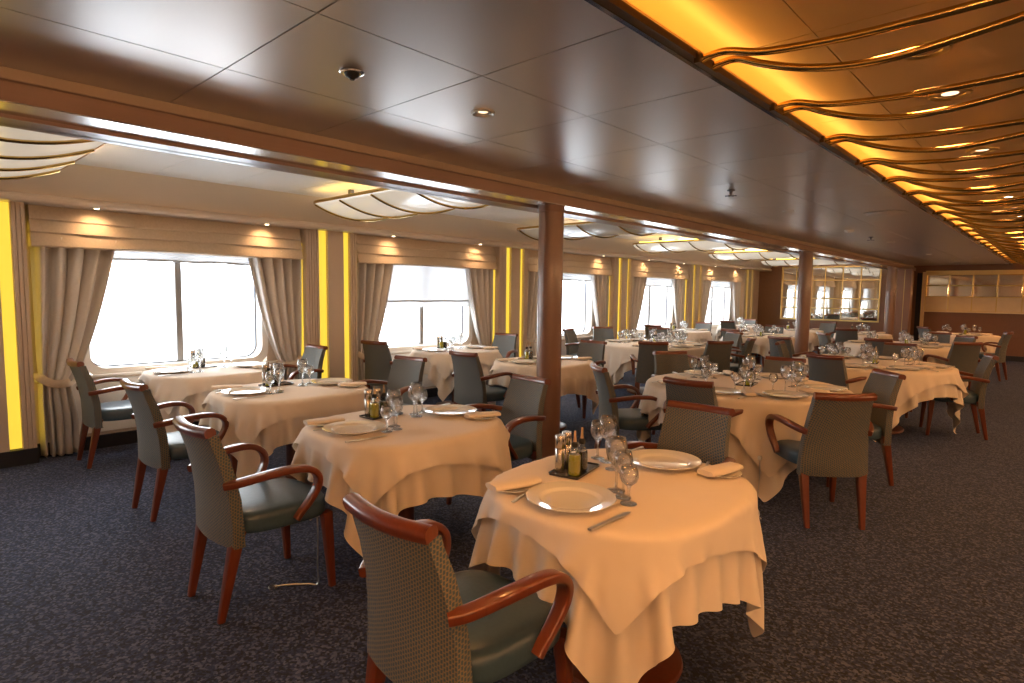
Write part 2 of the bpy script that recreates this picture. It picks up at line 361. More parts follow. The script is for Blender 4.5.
# pilasters between windows
PILS = [0.565+3.1025*k for k in range(-1, 6)]
for i, yc in enumerate(PILS):
    hw = 0.325
    p = MB(); p.box(XW, -6.33, yc-hw, yc+hw, 0.13, 2.16)
    p.box(-6.33, -6.26, yc-0.058, yc+0.145, 0.13, 2.16)
    for s0, s1 in ((-hw, -0.168), (0.232, hw)):
        p.box(-6.33, -6.27, yc+s0, yc+s1, 0.13, 2.16)
        nn = 5 if s0 < 0 else 3
        for k in range(nn):
            a = yc+s0+(s1-s0)*(k+0.12)/nn; b = yc+s0+(s1-s0)*(k+0.88)/nn
            p.box(-6.27, -6.258, a, b, 0.13, 2.16)
    nm = struct('wall_pilaster' + ('' if i == 0 else '.%03d' % i), p, M['pilaster'])
    st = MB().box(-6.335, -6.30, yc-0.166, yc-0.06, 0.135, 2.155).build('light_stripe', M['yellow'], nm, False)
    st = MB().box(-6.335, -6.30, yc+0.147, yc+0.23, 0.135, 2.155).build('light_stripe', M['yellow'], nm, False)
    for sg in (-1, 1):                                   # glowing returns beside the curtains
        MB().box(-6.42, -6.35, min(yc+sg*hw, yc+sg*(hw+0.006)), max(yc+sg*hw, yc+sg*(hw+0.006)), 0.15, 2.0).build('light_stripe', M['yellow'], nm, False)
    MB().box(XW, -6.25, yc-hw-0.004, yc+hw+0.004, 0, 0.13).build('baseboard', M['navy'], nm, False)

# valances, curtains, roman shades and their spot lamps
WNAME = ['unseen', 'first', 'second', 'third', 'fourth', 'fifth']
SHZ = [1.7, 1.735, 1.262, 1.70, 1.64, 1.66]
def curtain(yc, side, top_w, seed):
    r = random.Random(seed); mb = MB(); rows = []
    NT, NS = 30, 44; y_out = yc + side*1.185
    ph = r.random()*6
    for i in range(NT+1):
        t = i/NT; z = 1.90 - 1.885*t
        zt = 0.66                                        # tieback height
        if z > zt:
            k = (z-zt)/(1.9-zt); w = 0.20 + (top_w-0.20)*k**0.62 if k < 1 else top_w
            amp = 0.016+0.022*k
        else:
            k = (zt-z)/zt; w = 0.20+0.05*min(1, k*2.2); amp = 0.018+0.018*min(1, k*2)
        off = 0.03*math.exp(-((z-zt)/0.12)**2)
        row = []
        for j in range(NS+1):
            s = j/NS
            fold = math.sin(s*2*PI*4.6+ph+0.4*math.sin(3*t+ph)) * amp*1.8 + 0.35*amp*math.sin(s*2*PI*11+ph*2)
            row.append((-6.375+fold, y_out - side*(w*s+0.012*math.cos(s*2*PI*5.5+ph)*(1 if 0 < s < 1 else 0)) - side*off*0.3, z))
        rows.append(row)
    mb.grid(rows); return mb
nsp = 0
for i, yc in enumerate(BAY):
    if i == 0: continue
    W = WNAME[i]
    v = thing('valance', 'pleated taupe fabric valance above the %s window from the left' % W, 'valance', (0, yc, 0), 0, 'window valances')
    y0, y1 = -1.195, 1.195
    for k, (za, zb, xo) in enumerate(((2.03, 2.157, -6.318), (1.925, 2.05, -6.302), (1.815, 1.945, -6.286))):
        m_ = MB(); prof = [(-6.45, za), (xo+0.002, za), (xo+0.008, za+0.012), (xo-0.002, za+0.04), (xo-0.030, zb), (-6.45, zb)]
        rows = [[(x+0.003*math.sin(yy*9+k*2), yy, z+(0.004*math.sin(yy*4+k)) * (1 if z < zb else 0)) for x, z in prof] for yy in np.linspace(y0, y1, 25)]
        m_.rings(rows); m_.build('pleat', M['valance'], v)
    for side, nm in ((-1, 'left'), (1, 'right')):
        c = thing('curtain', 'taupe tied-back curtain on the %s of the %s window' % (nm, W), 'curtain', (0, 0, 0), 0, 'curtains at the windows')
        cl = curtain(yc, side, 0.60 if side < 0 else 0.56, i*7+side).build('panel', M['curtain'], c, angle=180)
        sm = cl.modifiers.new('thick', 'SOLIDIFY'); sm.thickness = 0.004
        yb = yc+side*1.185
        path = smooth_path([(-6.44, yb, 0.74), (-6.35, yb-side*0.01, 0.705), (-6.315, yb-side*0.09, 0.65), (-6.33, yb-side*0.20, 0.645), (-6.40, yb-side*0.225, 0.67), (-6.45, yb-side*0.15, 0.72)])
        MB().sweep(path, rrect(0.004, 0.035, 0.003, 2), (1, 0, 0)).build('tieback', M['valance'], c)
    z0 = SHZ[i]
    rs = thing('roman_shade', 'white translucent roman shade %s in the %s window' % ('lowered halfway' if i == 2 else 'drawn up', W), 'window shade', (0, 0, 0), 0, 'roman shades')
    rows = []
    for kz in range(15):
        z = 1.90 + (z0-1.90)*kz/14
        rows.append([(-6.475 + (0.012*math.sin(kz*PI/(1.8 if i != 2 else 5)))*(1 if kz > 3 else 0.2), yc-0.825+1.65*j/30, z + (0.008*math.sin(j*0.9+i) * kz/14)) for j in range(31)])
    MB().grid(rows).build('fabric', M['shade'], rs, angle=180)
    zh = z0+0.085 if i == 2 else z0+0.01
    MB().sweep([(-6.468, yc-0.825+1.65*j/20, zh+0.004*math.sin(j*0.9+i)) for j in range(21)], rrect(0.006, 0.010, 0.005, 2), (1, 0, 0)).build('hem_rod', M['shade'], rs)
    for k, dy in enumerate((-0.75, 0.75)):
        y = yc+dy
        s = thing('spotlight', 'tiny cornice spotlight shining on the %s end of the %s valance' % ('left' if k == 0 else 'right', W), 'spotlight', (-6.19, y, 2.158), 0, 'cornice spotlights')
        MB().lathe([(0.001, 0), (0.022, 0), (0.03, -0.004), (0.032, 0.0), (0.03, 0.003)], 18).build('ring', M['chrome'], s)
        MB().lathe([(0.001, -0.004), (0.016, -0.004), (0.02, 0.0), (0.018, 0.002)], 16).build('lens', M['lamp'], s)
        ld = bpy.data.lights.new('spotlight_beam', 'SPOT'); ld.energy = 4.5; ld.color = (1, 0.58, 0.28); ld.spot_size = math.radians(125); ld.spot_blend = 0.9; ld.shadow_soft_size = 0.02
        lo = bpy.data.objects.new('spotlight_beam', ld); C.objects.link(lo); lo.parent = s; lo.location = (0.0, 0, -0.012); lo.rotation_euler = (0, math.radians(22), 0)

# columns
for k, (y, lab) in enumerate(((3.65, 'nearest round brown column, behind the front-row chairs'), (9.87, 'middle round brown column, halfway down the room'), (16.1, 'farthest round brown column, beside the framed mirror'))):
    t = thing('column', lab, 'column', (-2.985, y, 0), 0, 'round columns under the beam'); t['kind'] = 'structure'
    MB().lathe([(0.098, 0.09), (0.098, 2.10), (0.103, 2.105), (0.103, 2.15)], 40).build('shaft', M['column'], t)
    MB().lathe([(0.12, 0.0), (0.12, 0.07), (0.112, 0.085), (0.10, 0.09)], 40).build('base', M['navy'], t)

# end walls
struct('wall_back_bay', MB().box(XW-0.2, -3.2, 17.3, 17.4, 0, 2.5), M['darkwood'])
struct('wall_back_return', MB().box(-3.25, -3.2, 17.4, YE, 0, 2.5), M['darkwood'])
struct('wall_back', MB().box(-3.25, XR+0.1, YE, YE+0.1, 0, 2.75), M['darkwood'])
struct('wall_right', MB().box(XR, XR+0.1, YB, YE, 0, 2.75), M['cream'])
struct('wall_front', MB().box(XW-0.2, XR+0.1, YB-0.1, YB, 0, 2.75), M['cream'])
struct('wall_panel', MB().box(-3.10, -2.80, 17.32, 17.6, 0, 2.155), M['column'])
struct('trim_10', MB().box(-2.945, -2.935, 17.31, 17.325, 0.0, 2.15), M['goldtrim'])
struct('door_1', MB().box(-2.84, -2.68, YE-0.02, YE, 0, 2.1), M['navy'])
struct('trim_11', MB().box(-2.72, -2.645, YE-0.06, YE, 0.0, 2.12), M['tanpanel'])
struct('trim_12', MB().box(-2.66, XR, YE-0.05, YE, 2.06, 2.15), M['goldtrim'])
struct('trim_13', MB().box(-2.66, XR, YE-0.07, YE, 1.115, 1.15), M['tanpanel'])
struct('baseboard_back', MB().box(-2.66, XR, YE-0.03, YE, 0, 0.12), M['navy'])
def mirror(name, label, x0, x1, z0, z1, y, vx, hz, frame_mat, glass, lower=None):
    t = thing(name, label, 'mirror', ((x0+x1)/2, y, z0)); ox = (x0+x1)/2; oz = z0
    X = [x0]+vx+[x1]; Z = [z0]+hz+[z1]
    for bi, (c, d) in enumerate(zip(Z, Z[1:])):
        mb = MB()
        for a, b in zip(X, X[1:]):
            e = 0.018; q = [(a-ox, -0.012, c-oz), (b-ox, -0.012, c-oz), (b-ox, -0.012, d-oz), (a-ox, -0.012, d-oz)]
            r = [(a+e-ox, -0.017, c+e-oz), (b-e-ox, -0.017, c+e-oz), (b-e-ox, -0.017, d-e-oz), (a+e-ox, -0.017, d-e-oz)]
            mb.rings([q, r])
        mb.build('mirror_panel', lower if (lower and bi == 0) else glass, t, False)
    fr = MB()
    for v in vx: fr.box(v-0.011-ox, v+0.011-ox, -0.026, -0.008, 0, z1-z0)
    for h in hz: fr.box(x0-ox, x1-ox, -0.026, -0.008, h-0.009-oz, h+0.009-oz)
    w = 0.03
    fr.box(x0-w-ox, x0-ox, -0.035, 0, -w, z1-z0+w).box(x1-ox, x1+w-ox, -0.035, 0, -w, z1-z0+w).box(x0-ox, x1-ox, -0.035, 0, -w, 0).box(x0-ox, x1-ox, -0.035, 0, z1-z0, z1-z0+w)
    fr.build('frame', frame_mat, t, False); return t
mirror('framed_mirror', 'gold-gridded mirror on the end wall of the window side', -5.80, -3.46, 0.86, 2.24, 17.3, [-5.45, -5.05, -4.72, -4.30, -3.88], [1.16, 1.42, 1.90], M['goldtrim'], M['mirror'])
mirror('wall_mirror', 'long wall mirror with tan lower panels on the far right wall', -2.63, 2.6, 1.16, 2.045, YE, [-2.63+0.47*k for k in range(1, 11)], [1.50, 1.78], M['goldtrim'], M['bronzemirror'], M['tanpanel'])

FILL_LAMP = 32
# ------------------------------------------------------------------ ceiling fittings
def bowed_panel(yc, lit, label):
    X0, X1 = -3.34, -5.88; hw = 0.50
    t = thing('ceiling_light_panel', label, 'ceiling light', (0, yc, 2.37), 0, 'bowed light panels over the window bays')
    def half(x):
        d = (x-X1); return hw*(min(1.0, max(0.0, 1-(max(0, 0.30-d)/0.30)**2.4)))**0.42 if d < 0.30 else hw
    def P(x, v, dz=0.0):
        w = max(half(x), 0.05); return (x, w*v, -0.105*(1-v*v)*(0.35+0.65*w/hw)+dz)
    xs = [X1+0.3*(k/10)**1.5 for k in range(11)] + list(np.linspace(X1+0.3, X0, 9))[1:]
    vs = np.linspace(-1, 1, 21)
    pn = MB().grid([[P(x, v) for v in vs] for x in xs]).build('panel', M['satinlit'] if lit else M['satin'], t, angle=180)
    s = pn.modifiers.new('thick', 'SOLIDIFY'); s.thickness = 0.012; s.offset = 1
    edge = [P(x, -1) for x in reversed(xs)] + [P(X1, v) for v in vs[1:-1]] + [P(x, 1) for x in xs]
    MB().sweep(edge, rrect(0.014, 0.012, 0.005, 2), (0, 0, 1)).build('edge_trim', M['brass'], t)
    for k, x in enumerate((-5.62, -5.15, -4.62, -4.05, -3.55)):
        w = half(x)
        pts = [(x+0.05*math.sin(v*1.5), w*v, -0.105*(1-v*v)*(0.35+0.65*w/hw)-0.02-0.015*math.cos(v*PI/2)) for v in np.linspace(-0.98, 0.98, 17)]
        MB().tube(pts, 0.011, 8).build('rib', M['brass'], t)
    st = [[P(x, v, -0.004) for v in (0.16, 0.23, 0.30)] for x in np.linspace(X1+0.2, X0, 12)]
    MB().grid(st).build('light_stripe', M['panelreflection'] if lit else M['panelpalereflection'], pn)  # reflected stripe put into the panel as an inlay, emissive on lit panels
    MB().grid([[P(x, v, -0.003) for v in (-0.21, -0.20)] for x in np.linspace(X1+0.02, X0, 12)]).build('seam', M['gasket'], pn)
    for xh in (-3.7, -5.3):
        MB().box(xh-0.02, xh+0.02, -0.32, -0.28, -0.03, 0.11).box(xh-0.02, xh+0.02, 0.28, 0.32, -0.03, 0.11).build('hanger', M['gasket'], t, False)
    if lit:
        MB().box(X1+0.25, X0, -hw+0.05, -hw+0.075, 0.016, 0.03).build('hidden_emitter', M['yled'], t, False)
    MB().box(X1+0.3, X0, hw-0.075, hw-0.05, 0.016, 0.03).build('hidden_emitter', M['bayfill'], t, False)  # warm strip added on this edge to brighten the bay ceiling
for i, yc in enumerate(PILS[1:6]):
    lab = 'bowed ceiling light panel between the %s and %s windows' % (WNAME[i], WNAME[i+1]) if i else 'bowed ceiling light panel cut by the left edge of the photo'
    bowed_panel(0.52+3.1*i, i != 2, lab)
bowed_panel(0.52+3.1*5, True, 'bowed ceiling light panel past the fifth window')

# pairs of wavy brass rails across the gold cove
XA = [(-0.975, 2.282), (-0.945, 2.290), (-0.88, 2.290), (-0.79, 2.264), (-0.70, 2.250), (-0.52, 2.237), (-0.35, 2.235), (-0.16, 2.238), (0.05, 2.25), (0.30, 2.262), (0.51, 2.266)]
XB = [(-0.975, 2.280), (-0.945, 2.288), (-0.88, 2.289), (-0.80, 2.254), (-0.70, 2.218), (-0.60, 2.193), (-0.50, 2.180), (-0.42, 2.178), (-0.33, 2.184), (-0.15, 2.206), (0.05, 2.236), (0.28, 2.258), (0.51, 2.266)]
def rail_path(pts, y):
    full = pts + [(1.02-x, z) for x, z in reversed(pts[:-1])]
    return smooth_path([(x, y, z) for x, z in full], 5)
rail0 = thing('ceiling_rail', 'x', 'ceiling rail', (0, 0, 0), 0, 'pairs of wavy brass rails across the gold cove')
for yy, pts in ((-0.042, XA), (0.042, XB)):
    MB().tube(rail_path(pts, yy), 0.0125, 10).build('rail_tube', M['brass'], rail0)
for xb in (-0.985, 1.985): MB().box(xb, xb+0.02, -0.07, 0.07, 2.268, 2.30).build('bracket', M['darkgold'], rail0, False)
for k in range(23):
    place_copy(rail0, k > 0, (0, 2.028+0.706*k, 0), 0, '%s pair of wavy brass rails on the gold ceiling, counted from nearest' % ORD[k])
dl0 = None
def recessed(x, y, z, label, lit, r=0.075, mats=('chrome', 'softlamp'), watt=0, col=(1, 0.44, 0.13), ang=140):
    t = thing('downlight', label, 'downlight', (x, y, z), 0, 'recessed downlights')
    MB().lathe([(r*0.62, 0.012), (r*0.70, -0.004), (r*0.9, -0.010), (r, -0.006), (r, 0.002)], 28, cap=False).build('ring', M[mats[0]], t); rg = t.children[0]
    MB().lathe([(0.001, 0.001), (r*0.35, 0.0), (r*0.66, 0.006)], 24, cap=False).build('lens', M[mats[1]], rg)
    if watt:
        ld = bpy.data.lights.new('downlight_beam', 'SPOT'); ld.energy = watt; ld.color = col; ld.spot_size = math.radians(ang); ld.spot_blend = 0.8; ld.shadow_soft_size = 0.05
        lo = bpy.data.objects.new('downlight_beam', ld); C.objects.link(lo); lo.parent = t; lo.location = (0, 0, -0.02)
COVE_DL = [2.17, 2.84, 3.52, 4.33, 4.98, 5.72, 6.6, 7.4, 8.3, 9.2, 10.1, 11.0, 12.2, 13.4, 14.6, 15.8, 17.0]
for k, y in enumerate(COVE_DL):
    bright = k in (3, 6, 7, 9, 11, 13)
    recessed(-0.465, y, ZG-0.001, '%s downlight in the gold cove, counted from the nearest' % ORD[k], bright, 0.088, ('goldtrim', 'lamp' if bright else 'softlamp'), 8.5)
for k, y in enumerate((0.6, 3.4, 6.2, 9.0, 12.0, 15.0)):  # added fill spots without fixtures, over the unseen half of the cove
    ld = bpy.data.lights.new('cove_far_fill', 'SPOT'); ld.energy = 30; ld.color = (1, 0.44, 0.13); ld.spot_size = math.radians(140); ld.spot_blend = 0.8; ld.shadow_soft_size = 0.06
    lo = bpy.data.objects.new('cove_far_fill', ld); C.objects.link(lo); lo.location = (0.9, y, ZG-0.03)
recessed(-1.985, 1.927, ZC-0.001, 'round downlight in the dark ceiling nearest the gold cove', True, 0.055, ('steel', 'softlamp'), 9)
recessed(-2.01, 6.04, ZC-0.001, 'small round downlight in dark ceiling beyond the cross-shaped sprinkler', True, 0.05, ('steel', 'softlamp'), 9)
recessed(-1.95, 10.3, ZC-0.001, 'far downlight in dark ceiling above the third aisle table', True, 0.05, ('steel', 'softlamp'), 9)
recessed(-1.9, 16.9, ZC-0.001, 'added downlight in the dark ceiling close to the far mirrored wall', True, 0.05, ('steel', 'softlamp'), 34)  # added to brighten the dim far end
recessed(-1.95, 13.6, ZC-0.001, 'added downlight in the dark ceiling above the farthest aisle-side table', True, 0.05, ('steel', 'softlamp'), 9)  # also added for the dim far end
recessed(-1.415, 15.2, ZC-0.001, 'farthest lit downlight in the dark ceiling', True, 0.06, ('steel', 'lamp'), 20)
for k in range(5):
    recessed(-4.3, 1.577+3.1*k, ZB-0.001, 'small downlight in the cream bay ceiling before the %s window' % WNAME[k+1], True, 0.05, ('goldtrim', 'softlamp'), 22, (1, 0.64, 0.38), 164)
# round flat vent, camera dome, sprinklers
for k, y in enumerate((1.47, 0.77, 0.07, -0.63, -1.33)):  # cove downlights added behind the camera to light the near cloth sides
    recessed(-0.465, y, ZG-0.001, 'added unseen downlight in the gold cove, %s one back from the first pair of rails' % ORD[k], False, 0.07, ('goldtrim', 'softlamp'), 14)
sc0 = thing('fill_wall_lamp', 'x', 'added fill lamp', (0, 0, 0), 0, 'added fill lamps')  # lamp added on unseen walls to throw sideways fill light
MB().box(-0.06, 0.06, -0.02, 0.0, -0.14, 0.14).build('back_plate', M['brass'], sc0, True, 0.006)
MB().lathe([(0.03, -0.10), (0.055, -0.07), (0.075, 0.02), (0.085, 0.11), (0.082, 0.11), (0.05, -0.06)], 24, (0, -0.10, 0), cap=False).build('lamp_shade', M['shade'], sc0)
MB().lathe([(0.002, -0.04), (0.02, -0.03), (0.028, 0.0), (0.02, 0.03), (0.002, 0.04)], 16, (0, -0.10, 0.02)).build('bulb', M['lamp'], sc0)
ld = bpy.data.lights.new('fill_lamp_light', 'POINT'); ld.energy = FILL_LAMP; ld.color = (1, 0.56, 0.26); ld.shadow_soft_size = 0.09
lo = bpy.data.objects.new('fill_lamp_light', ld); C.objects.link(lo); lo.parent = sc0; lo.location = (0, -0.24, 0.06)
for k in range(8):
    place_copy(sc0, k > 0, (XR, -1.0+2.4*k, 1.72), -PI/2, 'added brass fill lamp on the unseen aisle wall, %s from the near end' % ORD[k], 'added fill lamps')
for k in range(4):
    o = place_copy(sc0, True, (-0.6+1.25*k, YB, 1.72), PI, 'added brass fill lamp on the unseen wall behind the viewer, %s from the left' % ORD[k], 'added fill lamps')
    for ch in o.children:
        if ch.type == 'LIGHT': ch.data = ch.data.copy(); ch.data.energy = FILL_LAMP*0.45
t = thing('air_vent', 'flat round vent disc in the dark ceiling near gold cove', 'vent', (-1.34, 6.74, ZC))
MB().lathe([(0.001, -0.022), (0.15, -0.020), (0.165, -0.014), (0.165, -0.008)], 40).build('disc', M['ceil'], t)
MB().lathe([(0.11, -0.008), (0.12, 0.0), (0.19, 0.0), (0.2, -0.006), (0.15, -0.012)], 40, cap=False).build('flange', M['ceil'], t)
t = thing('smoke_detector', 'round chrome detector with dark centre in the near ceiling', 'smoke detector', (-1.993, 1.258, ZC))
MB().lathe([(0.001, 0.0), (0.043, -0.001), (0.047, -0.007), (0.039, -0.011), (0.030, -0.010)], 32).build('ring', M['chrome'], t)
MB().lathe([(0.001, -0.034), (0.008, -0.033), (0.012, -0.027), (0.023, -0.022), (0.029, -0.010)], 24).build('sensor', M['black'], t)
t = thing('smoke_detector', 'small pale dome detector on the dark ceiling farther back', 'smoke detector', (-2.0, 8.2, ZC))
MB().lathe([(0.001, -0.04), (0.03, -0.036), (0.05, -0.02), (0.055, 0)], 28).build('dome', M['white'], t)
def sprinkler(x, y, z, label, mt):
    t = thing('sprinkler', label, 'sprinkler', (x, y, z), 0, 'ceiling sprinklers')
    MB().lathe([(0.03, 0), (0.028, -0.008), (0.012, -0.010), (0.010, -0.03), (0.004, -0.034)], 20).build('body', M[mt], t); bd = t.children[0]
    mb = MB()
    for k in range(8):
        a = PI/4*k; mb.box(-0.005, 0.005, 0.006, 0.044, -0.047, -0.043)
        for j in range(8):
            x_, y_, z_ = mb.v[-8+j]; mb.v[-8+j] = (x_*math.cos(a)-y_*math.sin(a), x_*math.sin(a)+y_*math.cos(a), z_)
    mb.box(-0.003, 0.003, -0.014, -0.010, -0.046, -0.010).box(-0.003, 0.003, 0.010, 0.014, -0.046, -0.010)
    mb.build('deflector', M[mt], bd, False)
sprinkler(-1.956, 4.579, ZC, 'dark cross-shaped sprinkler on dark ceiling nearest the near column', 'gasket')
sprinkler(-2.0, 9.3, ZC, 'dark sprinkler on the dark ceiling far down the room', 'gasket')
sprinkler(-4.5, 2.22, ZB, 'small sprinkler on cream bay ceiling above first window', 'gasket')
sprinkler(-4.3, 4.81, ZB, 'small sprinkler on cream bay ceiling left of near column', 'gasket')
# ------------------------------------------------------------------ dining armchair
def make_chair():
    t = thing('dining_armchair', 'x', 'chair', (0, 0, 0))
    # backrest: upholstered slab, curved in plan and leaning back
    prof = [(0.328, -0.222, 0.426), (0.342, -0.228, 0.432), (0.44, -0.228, 0.422), (0.54, -0.234, 0.408), (0.64, -0.250, 0.386), (0.73, -0.272, 0.370), (0.81, -0.298, 0.360), (0.846, -0.308, 0.358)]
    rings = []
    for z, yb, w in prof:
        hw = w/2; th = 0.052 if z < 0.78 else 0.046; ring = []
        front = [(hw*math.sin(a), 0.0) for a in np.linspace(-PI/2, PI/2, 15)]
        def bow(x): return -0.030*(1-(x/hw)**2)
        xs_ = [hw*s for s in (-0.985, -0.9, -0.7, -0.45, -0.2, 0, 0.2, 0.45, 0.7, 0.9, 0.985)]
        for x in xs_: ring.append((x, yb+bow(x), z))
        ring.append((hw, yb+bow(hw)+th*0.3, z)); ring.append((hw, yb+bow(hw)+th*0.7, z))
        for x in reversed(xs_): ring.append((x, yb+bow(x)+th, z))
        ring.append((-hw, yb+bow(hw)+th*0.7, z)); ring.append((-hw, yb+bow(hw)+th*0.3, z))
        rings.append(ring)
    MB().rings(rings).build('backrest', M['weave'], t, angle=60)
    # crest rail, rolled to the back, ends swept forward
    path = []; 
    for s in np.linspace(-1, 1, 17):
        x = 0.181*s; path.append((x, -0.292-0.030*(1-s*s)-0.006*s**4, 0.856+0.004*s*s))
    sec = [(0.030*math.cos(a)*(1.0)+0.0, 0.0) for a in (0,)]
    cs = [(-0.030, -0.018), (-0.034, 0.004), (-0.028, 0.020), (-0.012, 0.028), (0.010, 0.026), (0.026, 0.014), (0.030, -0.004), (0.026, -0.018)]
    MB().sweep(path, lambda q: [(u*0.86, w*0.86) for u, w in cs], (0, 1, 0.22)).build('crest_rail', M['wood'], t, angle=50)
    # seat cushion
    def seat_ring(z, s):
        n = 3.6; out = []
        for k in range(40):
            a = 2*PI*k/40; c, q = math.cos(a), math.sin(a)
            y = 0.235*np.sign(q)*abs(q)**(2/n)*s+0.03; wv = 0.222+0.030*(y+0.2)/0.46
            out.append((wv*np.sign(c)*abs(c)**(2/n)*s, y, z))
        return out
    MB().rings([seat_ring(z, s) for z, s in ((0.375, 0.97), (0.38, 0.995), (0.40, 1.0), (0.435, 1.0), (0.452, 0.985), (0.463, 0.95), (0.471, 0.85), (0.476, 0.65), (0.478, 0.3))]).build('seat', M['leather'], t, angle=60)
    # legs
    def leg(p0, p1, w0, w1):
        ax = Vector(p1)-Vector(p0)
        return MB().sweep([p0, tuple(Vector(p0)+ax*0.5), p1], lambda q: rrect((w0+(w1-w0)*q)/2, (w0+(w1-w0)*q)/2, 0.006, 2), (1, 0, 0))
    for sx in (-1, 1):
        leg((sx*0.182, -0.195, 0.40), (sx*0.172, -0.275, 0.0), 0.056, 0.030).build('leg', M['wood'], t)
        leg((sx*0.218, 0.222, 0.385), (sx*0.228, 0.245, 0.0), 0.050, 0.030).build('leg', M['wood'], t)
    # arms: forward from the back, then curling down to the side of the seat
    for sx in (-1, 1):
        pts = [(sx*0.188, -0.250, 0.618), (sx*0.222, -0.20, 0.628), (sx*0.264, -0.08, 0.650), (sx*0.280, 0.03, 0.655), (sx*0.282, 0.105, 0.638), (sx*0.278, 0.145, 0.598), (sx*0.272, 0.146, 0.545), (sx*0.264, 0.112, 0.485), (sx*0.256, 0.068, 0.432), (sx*0.252, 0.048, 0.404)]
        pp = smooth_path(pts, 5)
        def wsec(q):
            w = 0.021+0.006*math.sin(PI*min(1, q*1.15)); h = 0.013+0.004*(1-q); return rrect(w, h, 0.008, 3)
        MB().sweep(pp, wsec, (1, 0, 0.0)).build('arm', M['wood'], t)
    return t
chair0 = make_chair()
CK = 1.035
CHAIRS = [   # crest centre x, y (for a 0.89 m crest), facing angle, label
 (-1.285, 0.900, 91, 'large armchair seen from behind at bottom centre, before the nearest table'),
 (-1.385, 2.965, 271, 'armchair at the far side of the nearest table, its woven back showing above the plate'),
 (-2.735, 0.915, 91, 'left-hand foreground armchair with both arms, before the second front-row table'),
 (-2.68, 3.09, 263, 'grey-blue armchair in front of the near column, behind the second front-row table'),
 (-4.19, 1.07, 92, 'armchair before the third front-row table, behind the left foreground armchair'),
 (-4.23, 3.24, 279, 'teal-lit armchair behind the third front-row table, before the second window'),
 (-5.74, 1.07, 90, 'armchair beside the left curtain at the first window table'),
 (-5.75, 3.18, 271, 'bright armchair between the first window table and the yellow-striped pillar'),
 (-5.83, 3.93, 106, 'armchair against the left curtain of the second window'),
 (-5.78, 6.11, 284, 'pale armchair on the right of the second window table, under a striped pillar'),
 (-4.24, 3.87, 92, 'teal armchair with one arm showing, left of the near column'),
 (-4.22, 6.02, 274, 'grey-blue armchair just right of the near column, beyond the small table'),
 (-2.74, 3.97, 50, 'teal armchair turned right, on the left of the first round table'),
 (-1.86, 3.78, 91, 'armchair with back to the camera, at the near side of the first round table'),
 (-0.935, 3.95, 130, 'woven-back armchair with red-brown legs, right front of the first round table'),
 (-0.97, 5.36, 222, 'armchair at the right of the first round table, facing it'),
 (-1.90, 5.83, 272, 'armchair at the far side of the first round table, hidden up to its top'),
 (-2.93, 5.53, 322, 'brown armchair at the far left of the first round table'),
 (-5.94, 7.74, 12, 'dark armchair against the third window, facing right'),
 (-5.90, 8.68, 318, 'teal armchair below the right curtain of the third window'),
 (-3.67, 6.50, 118, 'dark armchair seen from behind, at the front of the round table by third window'),
 (-3.16, 7.27, 145, 'brown-backed armchair at the right front of the round table by third window'),
 (-3.12, 8.22, 188, 'dark armchair seen edge-on, right of the round table by third window'),
 (-3.82, 9.32, 240, 'teal armchair with curled arms, at the far right of the round table by third window'),
 (-5.15, 9.30, 300, 'armchair at the far left of the round table by third window'),
 (-5.70, 10.05, 90, 'armchair with wooden crest on the left of the fourth window table'),
 (-5.56, 11.95, 268, 'pale armchair on the right of the fourth window table'),
 (-4.17, 9.97, 76, 'armchair with orange crest on the left of the round table before the middle column'),
 (-4.15, 12.04, 270, 'grey-blue armchair beyond the round table before the middle column'),
 (-2.63, 7.82, 8, 'brown armchair left of the second aisle-side round table'),
 (-2.95, 8.75, 72, 'grey armchair standing just in front of the middle column'),
 (-1.72, 6.42, 78, 'dark armchair with one curled arm, before the second aisle-side round table'),
 (-0.515, 7.78, 196, 'armchair by the open aisle, right of the second aisle-side round table'),
 (-1.50, 8.84, 268, 'armchair with reddish crest behind the second aisle-side round table'),
 (-1.88, 9.53, 84, 'dark armchair at the near side of the third aisle-side round table'),
 (-0.91, 9.80, 128, 'brown armchair with one arm, right front of the third aisle-side round table'),
 (-2.83, 10.33, 38, 'light teal armchair right of the middle column'),
 (-1.53, 12.15, 262, 'dark armchair at the far side of the third aisle-side round table'),
 (-1.08, 11.45, 228, 'armchair at the far right of the third aisle-side round table'),
 (-3.90, 14.75, 255, 'pale teal armchair below the framed mirror'),
 (-2.88, 12.0, 95, 'brown-backed armchair before the small table below the framed mirror'),
 (-5.58, 13.15, 80, 'armchair seen edge-on at the left of the fifth window table'),
 (-5.62, 14.55, 265, 'armchair on the right of the fifth window table'),
 (-0.68, 13.35, 168, 'armchair by the open aisle at the farthest table'),
 (-2.05, 14.2, 40, 'teal armchair on the left of the farthest aisle-side table'),
]
for k, (x, y, a, lab) in enumerate(CHAIRS):
    th = math.radians(a); x *= CK; y *= CK
    o = place_copy(chair0, k > 0, (x+0.31*math.cos(th), y+0.31*math.sin(th), 0), th-PI/2, lab, 'wooden armchairs around the dining tables')
